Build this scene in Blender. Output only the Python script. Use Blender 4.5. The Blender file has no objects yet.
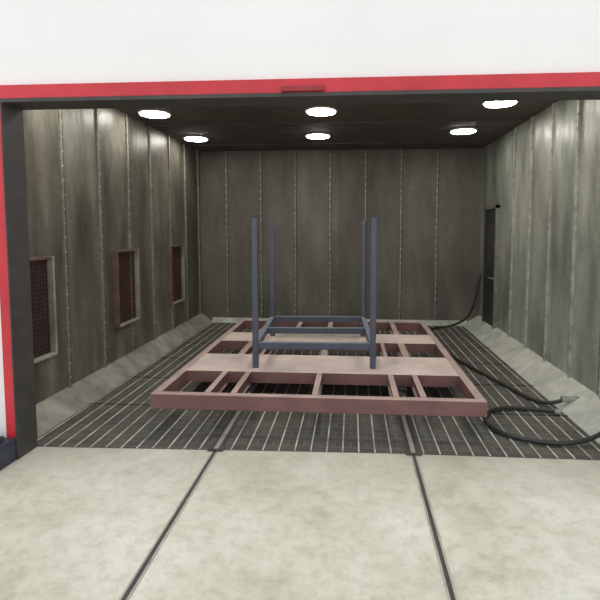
import bpy, math, random
from mathutils import Vector, Matrix
random.seed(4)
sc=bpy.context.scene
sc.view_settings.view_transform='Standard'
XL,XR,YF,YB,H=-3.24,2.66,4.10,10.15,3.66

# ---------------- materials ----------------
def newmat(name):
    m=bpy.data.materials.new(name); m.use_nodes=True
    nt=m.node_tree; b=nt.nodes['Principled BSDF']
    return m,nt,b
def N(nt,t,**k):
    n=nt.nodes.new(t)
    for a,v in k.items(): setattr(n,a,v)
    return n
def ramp(nt,src,stops):
    r=N(nt,'ShaderNodeValToRGB'); e=r.color_ramp.elements
    while len(e)<len(stops): e.new(0.5)
    for i,(p,c) in enumerate(stops):
        e[i].position=p; e[i].color=(*c,1)
    nt.links.new(src,r.inputs[0]); return r.outputs[0]
def mapped(nt,scale):
    tc=N(nt,'ShaderNodeTexCoord'); mp=N(nt,'ShaderNodeMapping')
    mp.inputs['Scale'].default_value=scale
    nt.links.new(tc.outputs['Object'],mp.inputs['Vector']); return mp.outputs[0]
def noise(nt,vec,scale,detail=5,rough=.6):
    n=N(nt,'ShaderNodeTexNoise'); n.inputs['Scale'].default_value=scale
    n.inputs['Detail'].default_value=detail; n.inputs['Roughness'].default_value=rough
    nt.links.new(vec,n.inputs['Vector']); return n.outputs['Fac']
def mix(nt,mode,f,a,b):
    m=N(nt,'ShaderNodeMixRGB',blend_type=mode)
    if isinstance(f,(int,float)): m.inputs[0].default_value=f
    else: nt.links.new(f,m.inputs[0])
    for i,x in ((1,a),(2,b)):
        if isinstance(x,tuple): m.inputs[i].default_value=(*x,1)
        else: nt.links.new(x,m.inputs[i])
    return m.outputs[0]
def bump(nt,b,src,st,dist=.02):
    bp=N(nt,'ShaderNodeBump'); bp.inputs['Strength'].default_value=st; bp.inputs['Distance'].default_value=dist
    nt.links.new(src,bp.inputs['Height']); nt.links.new(bp.outputs[0],b.inputs['Normal'])
def simple(name,col,rough=.6,metal=0,var=.25,scale=6,bmp=.1):
    m,nt,b=newmat(name)
    v=mapped(nt,(1,1,1)); n=noise(nt,v,scale)
    lo=tuple(c*(1-var) for c in col); hi=tuple(min(1,c*(1+var)) for c in col)
    nt.links.new(ramp(nt,n,[(.3,lo),(.7,hi)]),b.inputs['Base Color'])
    b.inputs['Roughness'].default_value=rough; b.inputs['Metallic'].default_value=metal
    if bmp: bump(nt,b,noise(nt,v,scale*6),bmp,.005)
    return m
def wallmat(name,dark,mid,light,axis,pitch,rough=.42,off=0.,rustamt=.6,tlo=(.62,.6,.58)):
    m,nt,b=newmat(name)
    v=mapped(nt,(1,1,1)); st=mapped(nt,(1.8,1.8,.5))
    n1=noise(nt,st,1.5,7,.55)
    col=ramp(nt,n1,[(.3,dark),(.5,mid),(.72,light)])
    sp=N(nt,'ShaderNodeSeparateXYZ'); nt.links.new(v,sp.inputs[0])
    a=N(nt,'ShaderNodeMath',operation='ADD'); nt.links.new(sp.outputs[axis],a.inputs[0]); a.inputs[1].default_value=off
    d=N(nt,'ShaderNodeMath',operation='DIVIDE'); nt.links.new(a.outputs[0],d.inputs[0]); d.inputs[1].default_value=pitch
    fl=N(nt,'ShaderNodeMath',operation='FLOOR'); nt.links.new(d.outputs[0],fl.inputs[0])
    wn=N(nt,'ShaderNodeTexWhiteNoise',noise_dimensions='1D'); nt.links.new(fl.outputs[0],wn.inputs['W'])
    tint=ramp(nt,wn.outputs['Value'],[(0,tlo),(1,(1,1,.98))])
    col=mix(nt,'MULTIPLY',1.0,col,tint)
    n2=noise(nt,mapped(nt,(1.2,1.2,.8)),1.3,8,.7)
    rust=ramp(nt,n2,[(.5,(0,0,0)),(.72,(rustamt,)*3)])
    col=mix(nt,'MIX',rust,col,tuple(.5*(x+y) for x,y in zip(dark,(.14,.095,.065))))
    n3=noise(nt,v,22,4,.7)
    col=mix(nt,'MULTIPLY',1.0,col,ramp(nt,n3,[(.3,(.84,.84,.84)),(.7,(1.1,1.1,1.1))]))
    nt.links.new(col,b.inputs['Base Color'])
    b.inputs['Roughness'].default_value=rough; b.inputs['Metallic'].default_value=.15
    bump(nt,b,noise(nt,mapped(nt,(1.5,1.5,.5)),1.5,3,.5),.6,.06)
    return m
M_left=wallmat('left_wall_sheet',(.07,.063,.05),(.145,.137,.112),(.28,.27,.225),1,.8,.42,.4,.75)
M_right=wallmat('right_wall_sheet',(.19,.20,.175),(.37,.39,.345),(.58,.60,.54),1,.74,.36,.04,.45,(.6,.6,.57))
M_back=wallmat('back_wall_sheet',(.095,.088,.076),(.14,.131,.115),(.185,.175,.153),0,.737,.6,3.24,.5,(.8,.78,.76))
M_ceil=simple('ceiling_dark_sheet',(.09,.068,.062),.7,0,.3,2)
M_pit=simple('pit_dark',(.03,.03,.03),.8)
M_seam=simple('seam_steel',(.40,.40,.35),.5,.2,.35,9)
M_seamd=simple('seam_dull',(.22,.215,.18),.5,.2,.35,9)
M_shadow=simple('seam_shadow',(.05,.046,.04),.7,0)  # dark strips beside the wall ribs, rib shade painted as colour
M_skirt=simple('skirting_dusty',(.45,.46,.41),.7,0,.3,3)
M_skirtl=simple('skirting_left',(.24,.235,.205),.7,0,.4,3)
M_frame=simple('cart_primer_lit_top',(.42,.305,.28),.6,0,.2,3)  # cart primer lightened on top faces, light from above painted in
M_frame2=simple('cart_primer_shaded_side',(.185,.092,.086),.6,0,.22,3)  # same primer darkened on the sides, shade painted into the colour
M_plate=simple('cart_plate',(.60,.49,.45),.6,0,.16,2)
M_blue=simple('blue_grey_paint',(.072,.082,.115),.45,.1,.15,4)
M_blue2=simple('blue_grey_lit_top',(.19,.22,.27),.45,.1,.15,4)  # paler copy of the post paint, painted light on bar tops
M_red=simple('red_paint',(.54,.028,.042),.45,0,.14,3)
M_redd=simple('dark_red_paint',(.28,.02,.03),.5)
M_dark=simple('dark_liner',(.05,.046,.044),.6)
M_navy=simple('navy_base',(.03,.037,.06),.5)
M_white=simple('facade_white',(.86,.86,.85),.7,0,.03,1,0)
M_rubber=simple('black_rubber',(.022,.022,.022),.45)
M_steel=simple('rail_steel',(.40,.40,.35),.4,.4,.25,8)
M_bar=simple('grating_bar',(.56,.55,.48),.45,.2,.5,4)
M_vent=simple('vent_rust',(.13,.08,.062),.6,0,.3,6)
M_ventm=simple('vent_mesh',(.085,.04,.032),.6,0,.3,6)
M_ventd=simple('vent_inner',(.025,.016,.014),.8,0,.3,6)
M_door=simple('door_dark',(.03,.03,.028),.6,0,.3,4)
M_conc,nt,b=newmat('concrete_pale')
v=mapped(nt,(1,1,1))
c=ramp(nt,noise(nt,v,.9,9,.65),[(.3,(.40,.38,.30)),(.46,(.60,.59,.49)),(.6,(.70,.70,.61)),(.75,(.80,.80,.74))])
c2=ramp(nt,noise(nt,mapped(nt,(1,1,1)),9,7,.75),[(.32,(.78,.77,.72)),(.55,(1,1,1))])
sp=N(nt,'ShaderNodeSeparateXYZ'); nt.links.new(v,sp.inputs[0])
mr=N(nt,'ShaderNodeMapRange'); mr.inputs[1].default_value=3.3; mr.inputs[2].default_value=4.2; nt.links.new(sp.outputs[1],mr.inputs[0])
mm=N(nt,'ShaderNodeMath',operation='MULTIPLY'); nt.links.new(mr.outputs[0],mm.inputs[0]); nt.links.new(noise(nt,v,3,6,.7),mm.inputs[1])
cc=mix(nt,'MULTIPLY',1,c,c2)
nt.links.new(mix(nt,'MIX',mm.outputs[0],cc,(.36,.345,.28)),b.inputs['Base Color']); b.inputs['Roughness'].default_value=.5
bump(nt,b,noise(nt,v,30),.15,.004)
M_grate,nt,b=newmat('floor_grating_mesh')
v=mapped(nt,(1,1,1))
br=N(nt,'ShaderNodeTexBrick'); nt.links.new(v,br.inputs['Vector'])
br.offset=0.5; br.inputs['Scale'].default_value=1
br.inputs['Brick Width'].default_value=.145; br.inputs['Row Height'].default_value=.11
br.inputs['Mortar Size'].default_value=.007; br.inputs['Mortar Smooth'].default_value=.3
br.inputs['Color1'].default_value=(.06,.058,.052,1); br.inputs['Color2'].default_value=(.09,.087,.078,1)
br.inputs['Mortar'].default_value=(.13,.128,.112,1)
n=ramp(nt,noise(nt,v,1.2,5),[(.3,(.65,.65,.65)),(.7,(1.35,1.35,1.3))])
nt.links.new(mix(nt,'MULTIPLY',1,br.outputs[0],n),b.inputs['Base Color']); b.inputs['Roughness'].default_value=.55
M_lamp,nt,b=newmat('lamp_lens')
b.inputs['Base Color'].default_value=(1,1,1,1)
b.inputs['Emission Color'].default_value=(1,.97,.88,1); b.inputs['Emission Strength'].default_value=42

# ---------------- mesh helper ----------------
import bmesh
class MB:
    def __init__(s): s.v=[];s.f=[];s.m=[];s.mats=[]
    def mi(s,m):
        if m not in s.mats: s.mats.append(m)
        return s.mats.index(m)
    def box(s,x0,x1,y0,y1,z0,z1,m,top=None):
        o=len(s.v); s.v+=[(x,y,z) for z in(z0,z1) for y in(y0,y1) for x in(x0,x1)]
        fs=[(0,2,3,1),(4,5,7,6),(0,1,5,4),(2,6,7,3),(0,4,6,2),(1,3,7,5)]
        for i,f in enumerate(fs):
            s.f.append(tuple(o+k for k in f)); s.m.append(s.mi(top if (top and i==1) else m))
    def poly_extrude(s,pts,axis,a,b,m):
        def P(p,t):
            return {'x':(t,p[0],p[1]),'y':(p[0],t,p[1]),'z':(p[0],p[1],t)}[axis]
        o=len(s.v); n=len(pts); s.v+=[P(p,a) for p in pts]+[P(p,b) for p in pts]
        k=s.mi(m)
        for i in range(n):
            j=(i+1)%n; s.f.append((o+i,o+j,o+n+j,o+n+i)); s.m.append(k)
        s.f.append(tuple(o+i for i in range(n))[::-1]); s.f.append(tuple(o+n+i for i in range(n))); s.m+=[k,k]
    def cyl(s,c,axis,r,h,m,n=16,r2=None):
        r2=r if r2 is None else r2
        o=len(s.v); k=s.mi(m)
        for t,rr in((-h/2,r),(h/2,r2)):
            for i in range(n):
                a=2*math.pi*i/n; u,w=rr*math.cos(a),rr*math.sin(a)
                d={'x':(t,u,w),'y':(u,t,w),'z':(u,w,t)}[axis]
                s.v.append(tuple(c[q]+d[q] for q in range(3)))
        for i in range(n):
            j=(i+1)%n; s.f.append((o+i,o+j,o+n+j,o+n+i)); s.m.append(k)
        s.f.append(tuple(o+i for i in range(n))[::-1]); s.f.append(tuple(o+n+i for i in range(n))); s.m+=[k,k]
    def obj(s,name,parent=None,bevel=0):
        me=bpy.data.meshes.new(name); me.from_pydata(s.v,[],s.f)
        for m in s.mats: me.materials.append(m)
        for p,k in zip(me.polygons,s.m): p.material_index=k
        bm=bmesh.new(); bm.from_mesh(me); bmesh.ops.recalc_face_normals(bm,faces=bm.faces); bm.to_mesh(me); bm.free()
        ob=bpy.data.objects.new(name,me); sc.collection.objects.link(ob)
        if parent: ob.parent=parent
        if bevel:
            md=ob.modifiers.new('bevel','BEVEL'); md.width=bevel; md.segments=2; md.limit_method='ANGLE'
        return ob
def empty(name,loc=(0,0,0)):
    e=bpy.data.objects.new(name,None); sc.collection.objects.link(e); e.location=loc; return e

# ---------------- room shell ----------------
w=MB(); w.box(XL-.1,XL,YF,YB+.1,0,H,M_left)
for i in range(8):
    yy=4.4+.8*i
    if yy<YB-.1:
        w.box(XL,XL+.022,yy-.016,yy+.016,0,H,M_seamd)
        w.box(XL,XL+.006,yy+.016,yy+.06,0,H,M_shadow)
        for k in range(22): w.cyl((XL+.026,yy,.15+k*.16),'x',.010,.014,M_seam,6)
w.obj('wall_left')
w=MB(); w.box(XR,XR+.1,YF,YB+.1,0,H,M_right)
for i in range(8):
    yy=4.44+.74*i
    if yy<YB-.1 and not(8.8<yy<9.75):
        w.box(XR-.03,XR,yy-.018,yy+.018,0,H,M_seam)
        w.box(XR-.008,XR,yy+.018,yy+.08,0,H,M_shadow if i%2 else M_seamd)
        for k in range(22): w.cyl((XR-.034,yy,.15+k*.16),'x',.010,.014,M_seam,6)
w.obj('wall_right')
w=MB(); w.box(XL,XR,YB,YB+.1,0,H,M_back)
for i in range(1,8):
    xx=XL+.737*i-.16
    w.box(xx-.012,xx+.012,YB-.012,YB,0,H,M_seamd)
    w.box(xx+.012,xx+.03,YB-.004,YB,0,H,M_shadow)
    for k in range(24): w.cyl((xx,YB-.02,.1+k*.15),'y',.016,.016,M_seam,6)
w.obj('wall_back')
w=MB(); w.box(XL-.1,XR+.1,YF,YB+.1,H,H+.1,M_ceil)
for yy in (5.8,7.6,9.4): w.box(XL,XR,yy-.02,yy+.02,H-.012,H,M_ceil)
w.obj('ceiling')
OL,OR,OT=-2.89,2.55,3.05
FY=3.90
w=MB()
w.box(-9,OL-.1,FY,YF,0,7,M_white); w.box(OR+.1,9,FY,YF,0,7,M_white); w.box(OL-.1,OR+.1,FY,YF,OT+.14,7,M_white)
w.obj('wall_front')
e=empty('door_frame')
w=MB(); w.box(OL-.1,OL-.012,FY-.04,YF,0,OT+.14,M_red); w.box(OR+.012,OR+.1,FY-.04,YF,0,OT+.14,M_red); w.box(OL-.012,OR+.012,FY-.04,YF,OT+.03,OT+.14,M_red)
w.obj('red_frame',e,.004)
w=MB(); w.box(OL-.012,OL,FY-.045,YF+.02,0,OT,M_dark); w.box(OR,OR+.012,FY-.045,YF+.02,0,OT,M_dark); w.box(OL-.012,OR+.012,FY-.045,YF+.02,OT,OT+.03,M_dark)
w.obj('dark_liner',e)
w=MB(); w.box(-.56,-.22,FY-.07,FY-.04,OT+.035,OT+.075,M_redd); w.obj('latch_plate',e,.004)
w=MB(); w.box(OL-.45,OL-.01,3.40,3.855,0,.20,M_navy); w.box(OL-.40,OL-.07,3.47,3.8,.20,.24,M_dark)
w.obj('column_base',None,.01)

# floors
w=MB(); w.box(-12,12,-8,YF+.12,-.1,-.0,M_conc); w.box(XL-.1,XR+.1,YF,YB+.1,-.3,-.1,M_pit)
w.obj('floor')
SK=.24
RX=(-1.22,.56)
def ye(x): return 4.10+max(0,min(1,(x+2.9)/3.2))*.10
w=MB()
w.poly_extrude([(XL,ye(XL)),(.3,ye(.3)),(XR,ye(XR)),(XR,YB),(XL,YB)],'z',-.1,.002,M_grate)
x=XL+SK+.03
while x<XR-SK:
    if all(abs(x-r)>.07 for r in RX): w.box(x-.006,x+.006,ye(x)+.01,YB-.1,.002,.008,M_bar)
    x+=.145
for yy in (5.2,6.2,7.2,8.2,9.2): w.box(XL+SK,XR-SK,yy-.012,yy+.012,.002,.0075,M_pit)
w.obj('floor_grating')
for r in RX:
    w=MB(); w.box(r-.028,r+.028,-6,ye(r),0.0005,.004,M_steel); w.box(r-.014,r+.012,-6,ye(r),.004,.0055,M_dark)
    w.box(r-.055,r+.055,ye(r),9.9,.0025,.006,M_dark); w.box(r-.02,r+.02,ye(r),9.9,.006,.02,M_steel)
    w.box(r-.07,r+.07,ye(r)-.03,ye(r)+.05,.006,.016,M_dark)
    w.obj('track_rail')
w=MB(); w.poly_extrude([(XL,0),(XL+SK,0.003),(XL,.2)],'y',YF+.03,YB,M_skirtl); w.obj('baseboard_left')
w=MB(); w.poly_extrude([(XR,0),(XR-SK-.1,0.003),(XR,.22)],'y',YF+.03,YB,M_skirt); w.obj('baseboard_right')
w=MB(); w.poly_extrude([(YB,0),(YB-.1,0.003),(YB,.1)],'x',XL+SK,XR-SK,M_skirt); w.obj('baseboard_back')

# vents on left wall
for y0 in (4.24,6.28,8.24):
    e=empty('wall_vent'); y1=y0+.66; z0,z1=.66,1.72; X=XL
    w=MB(); t=.03; d=.08
    w.box(X,X+d,y0,y0+t,z0,z1,M_vent); w.box(X,X+d,y1-t,y1,z0,z1,M_skirtl)  # far and bottom flanges use a paler material, painted light on the frame
    w.box(X,X+d,y0+t,y1-t,z0,z0+t,M_skirtl); w.box(X,X+d,y0+t,y1-t,z1-t,z1,M_vent)
    w.obj('frame',e,.004)
    w=MB(); w.box(X,X+.01,y0+t,y1-t,z0+t,z1-t,M_ventd); w.obj('dark_backing',e)
    w=MB()
    k=z0+t+.03
    while k<z1-t-.01: w.box(X+.02,X+.026,y0+t,y1-t,k-.003,k+.003,M_ventm); k+=.045
    k=y0+t+.03
    while k<y1-t-.01: w.box(X+.026,X+.032,k-.003,k+.003,z0+t,z1-t,M_ventm); k+=.045
    w.obj('mesh_screen',e)
# door on right wall
e=empty('door_1')
w=MB(); w.box(XR-.06,XR,8.9,8.96,.0,2.45,M_seamd); w.box(XR-.06,XR,9.6,9.66,.0,2.45,M_door); w.box(XR-.06,XR,8.9,9.66,2.39,2.45,M_seamd); w.obj('frame',e)
w=MB(); w.box(XR-.035,XR,8.96,9.6,.02,2.39,M_door); w.box(XR-.045,XR-.035,9.08,9.48,1.4,2.1,M_dark); w.obj('leaf',e,.003)
w=MB(); w.cyl((XR-.06,9.05,1.1),'x',.015,.06,M_steel,10); w.box(XR-.09,XR-.075,9.04,9.2,1.09,1.115,M_steel); w.obj('handle',e)

# lamps
for (xx,yy) in ((-2.78,4.95),(-.5,4.9),(1.95,4.7),(-2.80,6.78),(-.43,6.8),(1.91,6.5),(-2.82,8.65),(-.60,8.55),(1.85,8.3)):
    e=empty('ceiling_lamp')
    w=MB(); w.cyl((xx,yy,H-.012),'z',.225,.024,M_seamd,32,.24); w.obj('housing',e)
    w=MB(); w.cyl((xx,yy,H-.03),'z',.195,.012,M_lamp,32); w.obj('lens',e)

# ---------------- cart ----------------
cart=empty('steel_frame_cart')
X0,X1,Y0,Y1,Z0,Z1=-2.02,1.31,4.60,8.66,.2,.35
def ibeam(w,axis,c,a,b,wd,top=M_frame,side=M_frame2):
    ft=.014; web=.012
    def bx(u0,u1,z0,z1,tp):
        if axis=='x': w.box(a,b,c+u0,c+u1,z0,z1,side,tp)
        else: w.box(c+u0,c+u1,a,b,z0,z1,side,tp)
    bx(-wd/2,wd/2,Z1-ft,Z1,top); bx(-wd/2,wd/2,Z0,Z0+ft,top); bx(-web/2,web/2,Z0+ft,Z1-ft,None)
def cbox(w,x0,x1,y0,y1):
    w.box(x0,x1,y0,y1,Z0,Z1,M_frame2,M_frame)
w=MB(); t=.09
cbox(w,X0,X1,Y0,Y0+t); cbox(w,X0,X1,Y1-.12,Y1); cbox(w,X0,X0+t,Y0+t,Y1-.12); cbox(w,X1-t,X1,Y0+t,Y1-.12)
w.obj('perimeter_frame',cart,.004)
PA,PB,PC,PD=5.42,6.2,6.95,7.55
w=MB()
for xx in (-1.46,-1.19,-.36,.45,.72): ibeam(w,'y',xx,Y0+t,PA,.06)
for xx in (-1.46,-.36,.72): ibeam(w,'y',xx,PB,PC,.09)
for xx in (-1.19,.45): ibeam(w,'y',xx,PB,PC,.05)
for xx in (-1.46,-.9,-.36,.2,.72): ibeam(w,'y',xx,PD,Y1-.12,.08)
w.obj('longitudinal_beams',cart)
w=MB()
for a,b_ in((PA,PB),(PC,PD)):
    w.box(X0+t,X1-t,a,b_,Z1-.012,Z1+.0,M_frame2,M_plate); w.box(X0+t,X1-t,a,a+.03,Z0+.02,Z1-.012,M_frame2); w.box(X0+t,X1-t,b_-.03,b_,Z0+.02,Z1-.012,M_frame2)
w.obj('cross_plates',cart)
w=MB()
for r in RX:
    for yy in (5.4,8.2):
        w.cyl((r,yy,.11),'x',.09,.05,M_dark,24); w.cyl((r,yy,.11),'x',.03,.12,M_steel,12)
        w.box(r-.07,r-.055,yy-.04,yy+.04,.08,.22,M_dark); w.box(r+.055,r+.07,yy-.04,yy+.04,.08,.22,M_dark); w.box(r-.07,r+.07,yy-.06,yy+.06,.195,.215,M_dark)
w.obj('wheels',cart)
# ---------------- rack ----------------
rack=empty('post_rack',(-.45,5.6,0)); rack.rotation_euler=(0,0,math.radians(2.6))
a0,a1,b0,b1=-.69,.71,.03,1.75; q=.034; ZT=2.14
w=MB()
for xx in(a0,a1):
    for yy in(b0,b1):
        w.box(xx-q,xx+q,yy-q,yy+q,Z1,ZT,M_blue)
w.obj('posts',rack,.006)
w=MB(); zf=.62
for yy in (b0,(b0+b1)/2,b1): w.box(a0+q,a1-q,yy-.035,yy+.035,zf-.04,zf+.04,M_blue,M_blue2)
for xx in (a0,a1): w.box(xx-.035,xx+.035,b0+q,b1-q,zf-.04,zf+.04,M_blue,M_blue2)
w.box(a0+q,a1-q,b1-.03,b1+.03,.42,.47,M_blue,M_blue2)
w.obj('base_rails',rack,.004)

# ---------------- hoses ----------------
def hose(name,pts,r,mat):
    cu=bpy.data.curves.new(name,'CURVE'); cu.dimensions='3D'; cu.bevel_depth=r; cu.bevel_resolution=4; cu.resolution_u=12
    s=cu.splines.new('NURBS'); s.points.add(len(pts)-1)
    for p,c in zip(s.points,pts): p.co=(*c,1)
    s.use_endpoint_u=True; s.order_u=4
    cu.materials.append(mat); o=bpy.data.objects.new(name,cu); sc.collection.objects.link(o); return o
r=.022; z=r+.01
e=empty('blasting_hose')
o=hose('hose_run',[(2.47,9.35,1.15),(2.42,9.35,.9),(2.36,9.35,.5),(2.25,9.5,.22),(1.95,9.75,z),(1.65,9.75,z),(1.47,9.2,z),(1.45,8.35,z),(1.55,7.5,z),(1.75,6.8,z),(1.93,6.2,z),(2.05,5.8,z),(2.12,5.55,z),(2.25,5.42,z+.02),(2.36,5.42,.1)],r,M_rubber); o.parent=e
w=MB(); w.cyl((2.43,5.42,.115),'x',.036,.16,M_steel,16,.03); w.cyl((2.54,5.42,.125),'x',.022,.1,M_dark,16,.014); w.obj('nozzle',e)
e=empty('air_hose')
o=hose('hose_loop',[(2.20,5.22,z+.01),(2.0,5.32,z),(1.75,5.35,z),(1.5,5.25,z),(1.36,4.95,z),(1.42,4.65,z),(1.7,4.46,z),(2.05,4.42,z),(2.3,4.5,.08),(2.5,4.62,.16)],r,M_rubber); o.parent=e
w=MB(); w.cyl((2.22,5.215,z+.01),'x',.03,.06,M_steel,16); w.obj('coupling',e)

# ---------------- world ----------------
wd=bpy.data.worlds.new('world'); sc.world=wd; wd.use_nodes=True
bg=wd.node_tree.nodes['Background']; bg.inputs[0].default_value=(.97,.98,1,1); bg.inputs[1].default_value=1.25

# ---------------- camera ----------------
cam=bpy.data.cameras.new('camera'); co=bpy.data.objects.new('camera',cam); sc.collection.objects.link(co); sc.camera=co
cam.sensor_width=36; cam.lens=480/600*36
cam.shift_x=-18/600; cam.shift_y=-35/600
yaw,pit=math.radians(4),math.radians(4.2)
co.location=(0,0,2.0); co.rotation_euler=(math.pi/2-pit,0,yaw)
cam.clip_start=.05
